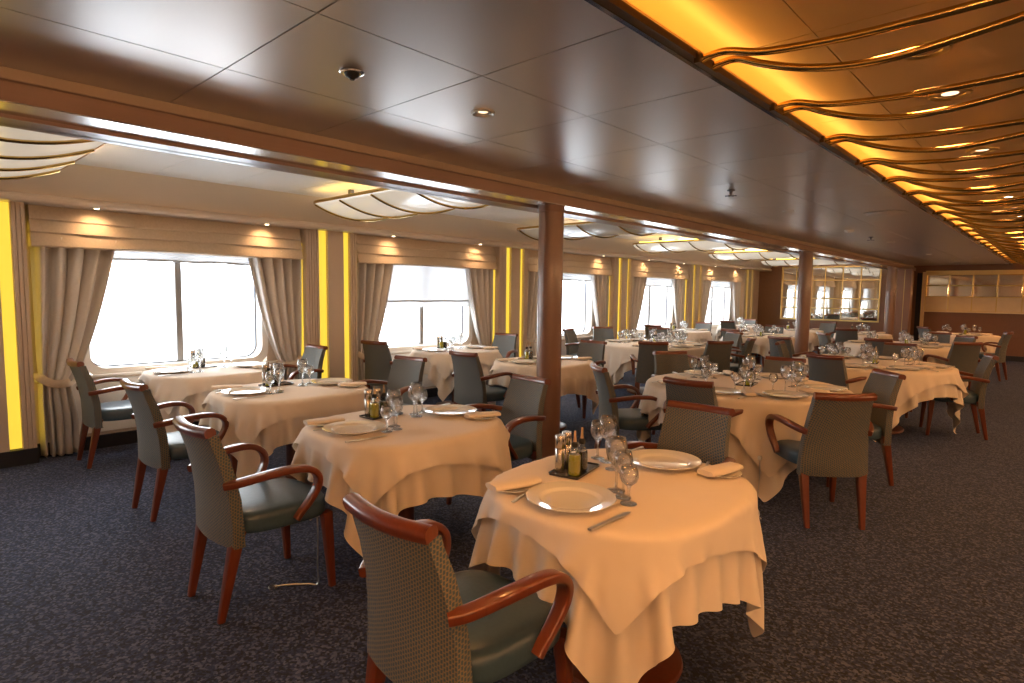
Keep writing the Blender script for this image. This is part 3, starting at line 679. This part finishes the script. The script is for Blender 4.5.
# storm chains hanging under two chairs
def chain(x, y, label, dx):
    t = thing('floor_chain', label, 'chain', (x, y, 0), 0, 'storm chains under the chairs')
    MB().tube(smooth_path([(0, 0, 0.375), (0.003, 0.002, 0.25), (-0.002, 0, 0.10), (0.0, 0.0, 0.012), (dx*0.4, -0.03, 0.006), (dx, -0.10, 0.006), (dx*1.3, -0.16, 0.008)], 6), 0.0035, 6, (1, 0, 0)).build('links', M['steel'], t)
    MB().tube([(dx*1.3+0.02*math.cos(k), -0.17+0.02*math.sin(k), 0.007) for k in np.linspace(0, 5, 14)], 0.004, 6).build('hook', M['steel'], t)
    MB().box(-0.012, 0.012, -0.012, 0.012, 0.355, 0.380).build('anchor', M['white'], t, True, 0.003)
chain(-2.66, 1.455, 'thin storm chain hanging from the left foreground armchair to the carpet', -0.10)
chain(-1.47, 4.10, 'thin storm chain hanging below the armchair at right front of first round table', 0.05)

# ------------------------------------------------------------------ draped cloth (mass-spring, settled over the table top)
def settle(c, rot, a, b, n, top, N, steps, seed, shift=(0, 0), extra=0.0, under=None):
    r = np.random.RandomState(seed)
    g = np.linspace(-c, c, N); gx, gy = np.meshgrid(g, g, indexing='ij')
    ca, sa = math.cos(rot), math.sin(rot)
    P = np.stack([gx*ca-gy*sa+shift[0], gx*sa+gy*ca+shift[1], np.full_like(gx, top+0.004)], -1)
    P[..., 2] += r.normal(0, 0.0006, gx.shape); Q = P.copy(); L = 2*c/(N-1); dt = 1/90
    def con(sl1, sl2, rest, st):
        d = P[sl2]-P[sl1]; l = np.sqrt((d*d).sum(-1, keepdims=True))+1e-9
        m = d*((l-rest)/l*0.5*st); P[sl1] += m; P[sl2] -= m
    S = slice; A = S(None)
    sets = []
    for ax in (0, 1):
        for par in (0, 1):
            m = (N-par)//2*2
            i1, i2 = S(par, par+m-1 if par+m-1 <= N else N, 2), S(par+1, par+m, 2)
            k = min(len(range(N)[i1]), len(range(N)[i2])); i1 = S(par, par+2*k-1, 2); i2 = S(par+1, par+2*k, 2)
            sets.append((((i1, A), (i2, A)) if ax == 0 else ((A, i1), (A, i2)), L, 1.0))
    sh = []
    for par in (0, 1):
        k = (N-par)//2; i1 = S(par, par+2*k-1, 2); i2 = S(par+1, par+2*k, 2)
        sh.append((((i1, S(0, N-1)), (i2, S(1, N))), L*2**0.5, 0.30)); sh.append((((i1, S(1, N)), (i2, S(0, N-1))), L*2**0.5, 0.30))
    bend = []
    for ax in (0, 1):
        for par in range(4):
            k = len(range(par, N-2, 4)); i1 = S(par, N-2, 4); i2 = S(par+2, N, 4)
            bend.append((((i1, A), (i2, A)) if ax == 0 else ((A, i1), (A, i2)), 2*L, 0.16))
    for st in range(steps):
        V = (P-Q)*0.965; Q = P.copy(); V[..., 2] -= 9.8*dt*dt
        P = P+V
        if st < 60: P[..., :2] += r.normal(0, 0.00035, P[..., :2].shape)
        for it in range(14):
            for (s1, s2), rest, k in sets: con(s1, s2, rest, k)
            if it % 2 == 0:
                for (s1, s2), rest, k in sh: con(s1, s2, rest, k)
                for (s1, s2), rest, k in bend: con(s1, s2, rest, k)
            x, y, z = P[..., 0], P[..., 1], P[..., 2]
            F = (np.abs(x/a)**n+np.abs(y/b)**n)**(1/n)+1e-9
            ins = (z < top) & (F < 1)
            lat = (1-F)*min(a, b); up = ins & ((top-z) < lat+0.012); sd = ins & ~up
            rim = np.clip((1-F)*min(a, b)/0.03, 0, 1); tt = top-0.010*(1-rim)**2
            P[..., 2] = np.where(up, np.maximum(z, tt), z)
            P[..., 0] = np.where(sd, x/F, x); P[..., 1] = np.where(sd, y/F, y)
            on = up & (F < 0.97)
            Q[..., :2] = np.where(on[..., None], P[..., :2]*0.6+Q[..., :2]*0.4, Q[..., :2])
            if under is not None:
                ang = np.arctan2(P[..., 1], P[..., 0]); rad = np.hypot(P[..., 0], P[..., 1])
                ia = ((ang+PI)/(2*PI)*under.shape[0]).astype(int) % under.shape[0]; iz = np.clip(((top-P[..., 2])/0.02).astype(int), 0, under.shape[1]-1)
                need = under[ia, iz]+0.006; bad = (P[..., 2] < top-0.006) & (rad < need)
                sc_ = np.where(bad, need/np.maximum(rad, 1e-6), 1.0); P[..., 0] *= sc_; P[..., 1] *= sc_
            P[..., 2] = np.maximum(P[..., 2], 0.012)
    return P
def envelope(P, top, na=120, nz=40):
    ang = np.arctan2(P[..., 1], P[..., 0]).ravel(); rad = np.hypot(P[..., 0], P[..., 1]).ravel(); z = P[..., 2].ravel()
    E = np.zeros((na, nz)); ia = ((ang+PI)/(2*PI)*na).astype(int) % na; iz = np.clip(((top-z)/0.02).astype(int), 0, nz-1)
    k = z < top-0.004
    np.maximum.at(E, (ia[k], iz[k]), rad[k])
    F = E.copy()
    for d in (-1, 1):
        F = np.maximum(F, np.roll(E, d, 0))
    G = F.copy(); G[:, 1:] = np.maximum(G[:, 1:], F[:, :-1]); G[:, :-1] = np.maximum(G[:, :-1], F[:, 1:])
    return G
def cloth_mesh(name, P):
    N = P.shape[0]; me = bpy.data.meshes.new(name)
    me.from_pydata([tuple(map(float, p)) for p in P.reshape(-1, 3)], [], [(i*N+j, (i+1)*N+j, (i+1)*N+j+1, i*N+j+1) for i in range(N-1) for j in range(N-1)])
    me.polygons.foreach_set('use_smooth', [True]*len(me.polygons)); me.materials.append(M['linen']); me.update(); return me
TOP = 0.728
def drape_set(a, b, n, cu, co, rot, seed, N, steps=150, shift=(0.0, 0.0)):
    U = settle(cu, rot, a, b, n, TOP, N, steps, seed)
    O = settle(co, rot+0.02, a+0.006, b+0.006, n, TOP+0.006, N, steps, seed+1, shift, under=envelope(U, TOP))
    return cloth_mesh('under_cloth', U), cloth_mesh('top_cloth', O)
DR = {
 'near': drape_set(0.45, 0.51, 2.7, 0.725, 0.555, math.radians(-13), 3, 61, 170, (-0.01, 0.0)),
 'two': drape_set(0.46, 0.52, 2.9, 0.735, 0.57, math.radians(-9), 11, 53, 150),
 'round': drape_set(0.80, 0.80, 2.0, 1.02, 0.90, math.radians(-12), 21, 65, 170),
 'mid': drape_set(0.62, 0.62, 2.0, 0.86, 0.72, math.radians(10), 31, 53, 130),
}
# table body (shared meshes)
def make_table(kind, a, b, n, ped):
    t = thing('dining_table', 'x', 'table')
    def ring(z, s):
        out = []
        for k in range(48):
            th = 2*PI*k/48; c, q = math.cos(th), math.sin(th); r = (abs(c/a)**n+abs(q/b)**n)**(-1/n)*s; out.append((r*c, r*q, z))
        return out
    MB().rings([ring(0.690, 0.94), (ring(0.694, 0.965)), ring(0.718, 0.972), ring(0.722, 0.965)]).build('tabletop', M['wood'], t)
    MB().lathe([(0.06, 0.05), (0.05, 0.10), (0.045, 0.35), (0.05, 0.62), (0.16, 0.675), (0.18, 0.69)], 28).build('pedestal', M['wood'], t)
    MB().lathe([(ped, 0.0), (ped+0.005, 0.012), (ped, 0.026), (ped-0.03, 0.034), (0.10, 0.048), (0.06, 0.06)], 40).build('base', M['wood'], t)
    return t
TPROTO = {'near': make_table('near', 0.45, 0.51, 2.7, 0.255), 'two': make_table('two', 0.46, 0.52, 2.9, 0.255), 'round': make_table('round', 0.80, 0.80, 2.0, 0.36), 'mid': make_table('mid', 0.62, 0.62, 2.0, 0.30)}
TUSED = {}
TABLES = [  # key, kind, x, y, rz(deg), phrase, covers: list of seat directions (deg, from the table centre)
 ('TA', 'near', -1.25, 2.00, 0, 'nearest table', (-90, 90)),
 ('TB', 'two', -2.725, 2.05, 0, 'second front-row table', (-90, 90)),
 ('TC', 'two', -4.25, 2.13, 180, 'third front-row table', (-90, 90)),
 ('TD', 'two', -5.75, 2.12, 0, 'first window table', (-90, 90)),
 ('TG', 'two', -5.72, 5.10, 180, 'second window table', (-90, 90)),
 ('TH', 'two', -4.15, 5.00, 0, 'small table left of near column', (-90, 90)),
 ('TE', 'round', -1.93, 4.95, 0, 'first round table', (-128, -86, -40, 18, 88, 150)),
 ('TI', 'round', -4.50, 7.95, 40, 'round table by third window', (-170, 145, -58, -20, 20, 65, 100)),
 ('TJ', 'two', -5.72, 11.35, 180, 'fourth window table', (-90, 90)),
 ('TK', 'mid', -4.12, 11.15, 0, 'round table before middle column', (-95, 92, 0, 180)),
 ('TF', 'round', -1.58, 7.65, 75, 'second aisle-side round table', (-95, 5, 88, 175, -45, 135)),
 ('TN', 'round', -1.85, 11.05, 130, 'third aisle-side round table', (-90, -45, 35, 80, 190)),
 ('TM', 'two', -4.25, 13.75, 0, 'table half hidden by middle column', (-90, 90)),
 ('TL', 'two', -5.75, 14.35, 0, 'fifth window table', (-90, 90)),
 ('TP', 'two', -2.95, 13.55, 0, 'small table below framed mirror', (-90, 90)),
 ('TO', 'mid', -1.52, 15.1, 0, 'farthest aisle-side table', (-60, 180, 60)),
]
ITEMS = []                                               # (kind, x, y, rz, table key)
TPH = {}
SIZE = {'near': (0.45, 0.51), 'two': (0.46, 0.52), 'round': (0.8, 0.8), 'mid': (0.62, 0.62)}
for key, kind, x, y, rz, ph, seats in TABLES:
    TPH[key] = ph; r = math.radians(rz)
    place_copy(TPROTO[kind], TUSED.get(kind), (x, y, 0), r, 'wooden pedestal table under the cloths of the %s' % ph, 'pedestal dining tables'); TUSED[kind] = True
    mu, mo = DR[kind]
    for nm, me, lab, grp in (('tablecloth', mu, 'long cream under cloth hanging low on the %s' % ph, 'under tablecloths'), ('table_overlay', mo, 'square cream top cloth on the %s' % ph, 'top tablecloths')):
        o = bpy.data.objects.new(nm, me); C.objects.link(o); o.location = (x, y, 0); o.rotation_euler = (0, 0, r)
        tag(o, lab, 'tablecloth', grp)
        if key in ('TA', 'TB', 'TC', 'TE'):
            s = o.modifiers.new('smooth', 'SUBSURF'); s.levels = 1; s.render_levels = 1
    big = kind in ('round', 'mid')
    for sdeg in seats:
        th = math.radians(sdeg); R_ = {'near': 0.335, 'two': 0.34, 'round': 0.60, 'mid': 0.43}[kind]
        px, py = x+R_*math.cos(th), y+R_*math.sin(th); q = th+PI/2     # local +Y of the setting points to the table centre
        c, s = math.cos(q), math.sin(q)
        def at(lx, ly): return px+lx*c-ly*s, py+lx*s+ly*c
        def put(k, lx, ly, rr=0.0): ITEMS.append((k,) + at(lx, ly) + (q+rr, key))
        put('plate', 0, 0)
        put('knife', 0.205, -0.07, -0.03); put('fork', -0.165, -0.06, 0.25)
        if big: put('bread', -0.245, 0.085)
        else: put('bread', -0.243, -0.035)
        if big:
            put('large', 0.12, 0.205); put('medium', 0.185, 0.15); put('small', 0.04, 0.24)
        elif key == 'TA':
            (put('large', 0.048, 0.219), put('medium', 0.107, 0.174), put('small', 0.158, 0.130)) if sdeg < 0 else (put('large', 0.195, 0.145), put('medium', 0.258, 0.132), put('small', 0.116, 0.228))
        else:
            put('large', 0.06, 0.215); put('medium', 0.125, 0.185); put('small', 0.135, 0.115)
    if key == 'TA': cx, cy, cr = x-0.218, y-0.02, math.radians(12)
    elif big: cx, cy, cr = x+0.02, y+0.0, math.radians(8)
    else: cx, cy, cr = x-0.225, y-0.01, math.radians(5)
    ITEMS.append(('caddy', cx, cy, cr, key))

ZT = TOP+0.0085                                          # where things stand on the top cloth
def make_plate():
    t = MB().lathe([(0.001, 0.006), (0.098, 0.006), (0.106, 0.008), (0.111, 0.0145), (0.118, 0.0165), (0.154, 0.0225), (0.160, 0.0235), (0.161, 0.022), (0.156, 0.018), (0.11, 0.006), (0.10, 0.0), (0.001, 0.0)], 56).build('dinner_plate', M['china'])
    return tag(t, 'x', 'plate')
def make_bread():
    t = thing('bread_plate', 'x', 'plate')
    MB().lathe([(0.001, 0.004), (0.055, 0.004), (0.062, 0.007), (0.082, 0.013), (0.084, 0.0115), (0.06, 0.003), (0.055, 0.0), (0.001, 0.0)], 36).build('dish', M['china'], t)
    return t
def make_napkin():
    mb = MB(); rings = []
    for i, yy in enumerate(np.linspace(-0.102, 0.102, 15)):
        ring = []; k = 1-0.15*abs(yy/0.102)**3
        for j in range(22):
            a = 2*PI*j/22; w = 0.044*k+0.003*math.sin(yy*30); h = 0.0135*k
            ring.append((w*np.sign(math.cos(a))*abs(math.cos(a))**0.7+0.006*math.sin(yy*14), yy, 0.0145+h*np.sign(math.sin(a))*abs(math.sin(a))**0.8+0.0008*math.sin(j*2.0+yy*40)))
        rings.append(ring)
    mb.rings(rings); t = mb.build('napkin', M['napkin'], angle=60)
    return tag(t, 'x', 'napkin')
def make_knife():
    t = thing('table_knife', 'x', 'cutlery')
    MB().sweep([(0, -0.10, 0.005), (0, -0.02, 0.0055), (0, 0.0, 0.005)], lambda q: rrect(0.008-0.002*q, 0.004-0.001*q, 0.002, 2)).build('handle', M['steel'], t)
    MB().sweep([(0, 0.0, 0.004), (0, 0.06, 0.004), (0.002, 0.11, 0.004), (0.004, 0.125, 0.004)], lambda q: rrect(0.010*(1-0.75*max(0, q-0.6)/0.4), 0.0013, 0.0006, 1)).build('blade', M['steel'], t)
    return t
def make_fork():
    t = thing('table_fork', 'x', 'cutlery')
    MB().sweep([(0, -0.10, 0.004), (0, 0.0, 0.007), (0, 0.045, 0.006), (0, 0.062, 0.005)], lambda q: rrect(0.007-0.004*math.sin(PI*min(1, q*1.3))+0.006*max(0, q-0.7)/0.3, 0.0018, 0.0008, 1)).build('handle', M['steel'], t)
    mb = MB()
    for k in range(4):
        xx = -0.0105+0.007*k
        mb.sweep([(xx, 0.055, 0.005), (xx, 0.085, 0.004), (xx, 0.11, 0.008)], rrect(0.0017, 0.0012, 0.0006, 1))
    mb.build('tines', M['steel'], t); return t
def glass_obj(name, prof):
    t = MB().lathe(prof, 26).build(name, M['glass'], angle=180); return tag(t, 'x', 'glass')
def wine(h, rb, rf):
    zs = h*0.47
    outer = [(0.001, 0.0), (rf, 0.0), (rf, 0.002), (rf*0.4, 0.006), (0.005, 0.014), (0.004, zs*0.6), (0.0055, zs-0.004), (rb*0.45, zs+0.006), (rb*0.82, zs+h*0.12), (rb, zs+h*0.24), (rb*0.96, zs+h*0.36), (rb*0.78, h)]
    inner = [(r-0.0016, z+0.002 if i else z) for i, (r, z) in enumerate(outer[7:])]
    return outer + [(p[0], min(p[1], h-0.0005)) for p in reversed(inner)] + [(0.001, zs+0.006)]
def make_caddy():
    t = thing('condiment_tray', 'x', 'tray')
    MB().sweep([(0, 0, 0), (0, 0, 0.006)], rrect(0.066, 0.115, 0.008, 3), (1, 0, 0)).build('tray_base', M['tray'], t)
    MB().rings([[(x_, y_, z_) for x_, y_ in rrect(w_, w_+0.049, 0.008, 3)] for w_, z_ in ((0.066, 0.004), (0.068, 0.010), (0.065, 0.010), (0.063, 0.0062))], cap=False).build('tray_rim', M['tray'], t)
    return t
def make_mill():
    t = thing('steel_mill', 'x', 'mill')
    MB().lathe([(0.021, 0), (0.022, 0.003), (0.022, 0.098), (0.0205, 0.100)], 28).build('body', M['millsteel'], t)
    MB().lathe([(0.0205, 0.100), (0.022, 0.102), (0.022, 0.150), (0.020, 0.154), (0.001, 0.154)], 28).build('cap', M['millsteel'], t)
    return t
def make_bottle(fill, name):
    t = thing(name, 'x', 'bottle')
    sq = lambda w, z: [(x_, y_, z) for x_, y_ in rrect(w, w, w*0.8, 6)]
    MB().rings([sq(0.022, 0.0), sq(0.024, 0.004), sq(0.024, 0.080), sq(0.021, 0.090), sq(0.012, 0.102), sq(0.0105, 0.118), sq(0.012, 0.121)]).build('bottle_glass', M['bottleglass'], t)
    MB().rings([sq(0.0205, 0.0025), sq(0.0232, 0.005), sq(0.0232, 0.078), sq(0.0205, 0.0865)]).build('liquid', M[fill], t)
    st = MB().lathe([(0.0125, 0.116), (0.014, 0.118), (0.014, 0.134), (0.009, 0.138)], 18).build('stopper', M['black'], t)
    MB().lathe([(0.007, 0.138), (0.005, 0.160), (0.004, 0.182), (0.003, 0.183)], 14).build('pourer', M['cork'], st)
    return t
PROT = {'plate': make_plate(), 'bread': make_bread(), 'napkin': make_napkin(), 'knife': make_knife(), 'fork': make_fork(),
        'large': glass_obj('wine_glass', wine(0.205, 0.041, 0.035)), 'medium': glass_obj('white_wine_glass', wine(0.172, 0.035, 0.031)), 'small': glass_obj('water_goblet', wine(0.138, 0.034, 0.030)),
        'caddy': make_caddy(), 'mill': make_mill(), 'oil': make_bottle('oil', 'oil_bottle'), 'vinegar': make_bottle('vinegar', 'vinegar_bottle')}
PUSED = {}
NAMES = {'plate': ('white dinner plate', 'dinner plates'), 'bread': ('small white side plate', 'side plates'), 'napkin': ('rolled cream napkin', 'rolled napkins'), 'knife': ('steel table knife', 'table knives'),
         'fork': ('steel table fork', 'table forks'), 'large': ('large wine glass', 'large wine glasses'), 'medium': ('medium wine glass', 'medium wine glasses'), 'small': ('short-stemmed water goblet', 'water goblets'),
         'caddy': ('dark square condiment tray', 'condiment trays'), 'oil': ('yellow-green oil bottle', 'oil bottles'), 'vinegar': ('near-black vinegar bottle', 'vinegar bottles')}
def put_item(kind, x, y, z, rz, lab, grp):
    o = place_copy(PROT[kind], PUSED.get(kind), (x, y, z), rz, lab, grp); PUSED[kind] = True; return o
jit = random.Random(5)
bykind = {}
for k, x, y, rz, key in ITEMS: bykind.setdefault((key, k), []).append((x, y, rz))
for (key, k), L in bykind.items():
    L.sort(key=lambda p: view_u(p[0], p[1])); ph = TPH[key]; far = key in ('TM', 'TL', 'TP', 'TO', 'TJ', 'TK', 'TN')
    for i, (x, y, rz) in enumerate(L):
        nm, grp = NAMES[k]; n = len(L)
        if k == 'caddy':
            put_item(k, x, y, ZT, rz, '%s on the %s' % (nm, ph), grp)
            c, s = math.cos(rz), math.sin(rz)
            def w(lx, ly): return x+lx*c-ly*s, y+lx*s+ly*c
            zt = ZT+0.0065
            for j, (lx, ly) in enumerate(((-0.036, -0.068), (-0.040, -0.002))):
                if key in ('TE', 'TI', 'TK', 'TF', 'TN', 'TO', 'TM', 'TP', 'TH'): continue
                if far and j: continue
                put_item('mill', *w(lx, ly), zt, 0, '%s steel mill on the tray of the %s' % (('nearer' if j == 0 else 'farther'), ph) if not far else 'steel mill on the tray of the %s' % ph, 'steel salt and pepper mills')
            put_item('oil', *w(0.034, -0.080), zt, rz, 'yellow-green oil bottle on the tray of the %s' % ph, 'oil bottles')
            put_item('vinegar', *w(0.034, -0.010), zt, rz, 'near-black vinegar bottle on the tray of the %s' % ph, 'vinegar bottles')
            continue
        if n == 1: where = ''
        elif n == 2: where = ('left' if i == 0 else 'right') + ' of two '
        else: where = ORD[i] + ' from the left, '
        if n == 2: lab = '%s, the %s of two, on the %s' % (nm, 'left' if i == 0 else 'right', ph)
        else: lab = '%s, %s from the left, on the %s' % (nm, ORD[i], ph)
        if far and k in ('knife', 'fork'): continue
        put_item(k, x, y, ZT, rz+(jit.uniform(-0.06, 0.06) if k in ('knife', 'fork') else 0), lab, grp)
        if k == 'bread':
            nl = lab.replace('small white side plate', 'rolled cream napkin').replace('on the', 'on a side plate, on the')
            if n == 2: nl = 'rolled cream napkin on the %s side plate of the %s' % ('left' if i == 0 else 'right', ph)
            else: nl = 'rolled cream napkin on the %s side plate from left, %s' % (ORD[i], ph)
            put_item('napkin', x, y, ZT+0.006, rz+jit.uniform(-0.35, -0.15), nl, 'rolled napkins')

# ------------------------------------------------------------------ outside: water and a hazy shore
struct('sea', MB().box(-1500, -6.9, -900, 1200, -9.1, -9.0), M['sea'])
hl = MB(); rr = random.Random(3); rows = []
ys = [-800+20*k for k in range(100)]
hs = [18+14*math.sin(y*0.006)+7*math.sin(y*0.021+1)+3*math.sin(y*0.07) for y in ys]
hl.grid([[(-700, y, -9) for y in ys], [(-760, y, -9+0.6*h) for y, h in zip(ys, hs)], [(-860, y, -9+max(2, h)) for y, h in zip(ys, hs)], [(-960, y, -9) for y in ys]])
struct('hills', hl, M['hill'], True)

# ------------------------------------------------------------------ light
w = bpy.data.worlds.new('overcast_sky'); sc.world = w; w.use_nodes = True
bg = w.node_tree.nodes['Background']; bg.inputs[0].default_value = (0.93, 0.965, 1.0, 1); bg.inputs[1].default_value = 7.0
for i, yc in enumerate(BAY):
    ld = bpy.data.lights.new('window_portal', 'AREA'); ld.shape = 'RECTANGLE'; ld.size = 1.3; ld.size_y = 1.7
    lo = bpy.data.objects.new('window_portal', ld); C.objects.link(lo); lo.location = (XG-0.08, yc, 1.33); lo.rotation_euler = (0, math.radians(-90), 0)
    ld.cycles.is_portal = True
sc.view_settings.view_transform = 'Standard'; sc.view_settings.look = 'None'
sc.view_settings.exposure = 0.82; sc.view_settings.gamma = 1.0; sc.view_settings.use_curve_mapping = False
cy = sc.cycles
cy.use_denoising = True
try: cy.denoiser = 'OPENIMAGEDENOISE'
except Exception: pass
cy.use_adaptive_sampling = False; cy.denoising_prefilter = 'ACCURATE'
cy.max_bounces = 10; cy.diffuse_bounces = 5; cy.glossy_bounces = 5; cy.transparent_max_bounces = 24; cy.transmission_bounces = 4
cy.caustics_reflective = False; cy.caustics_refractive = False; cy.sample_clamp_indirect = 6.0
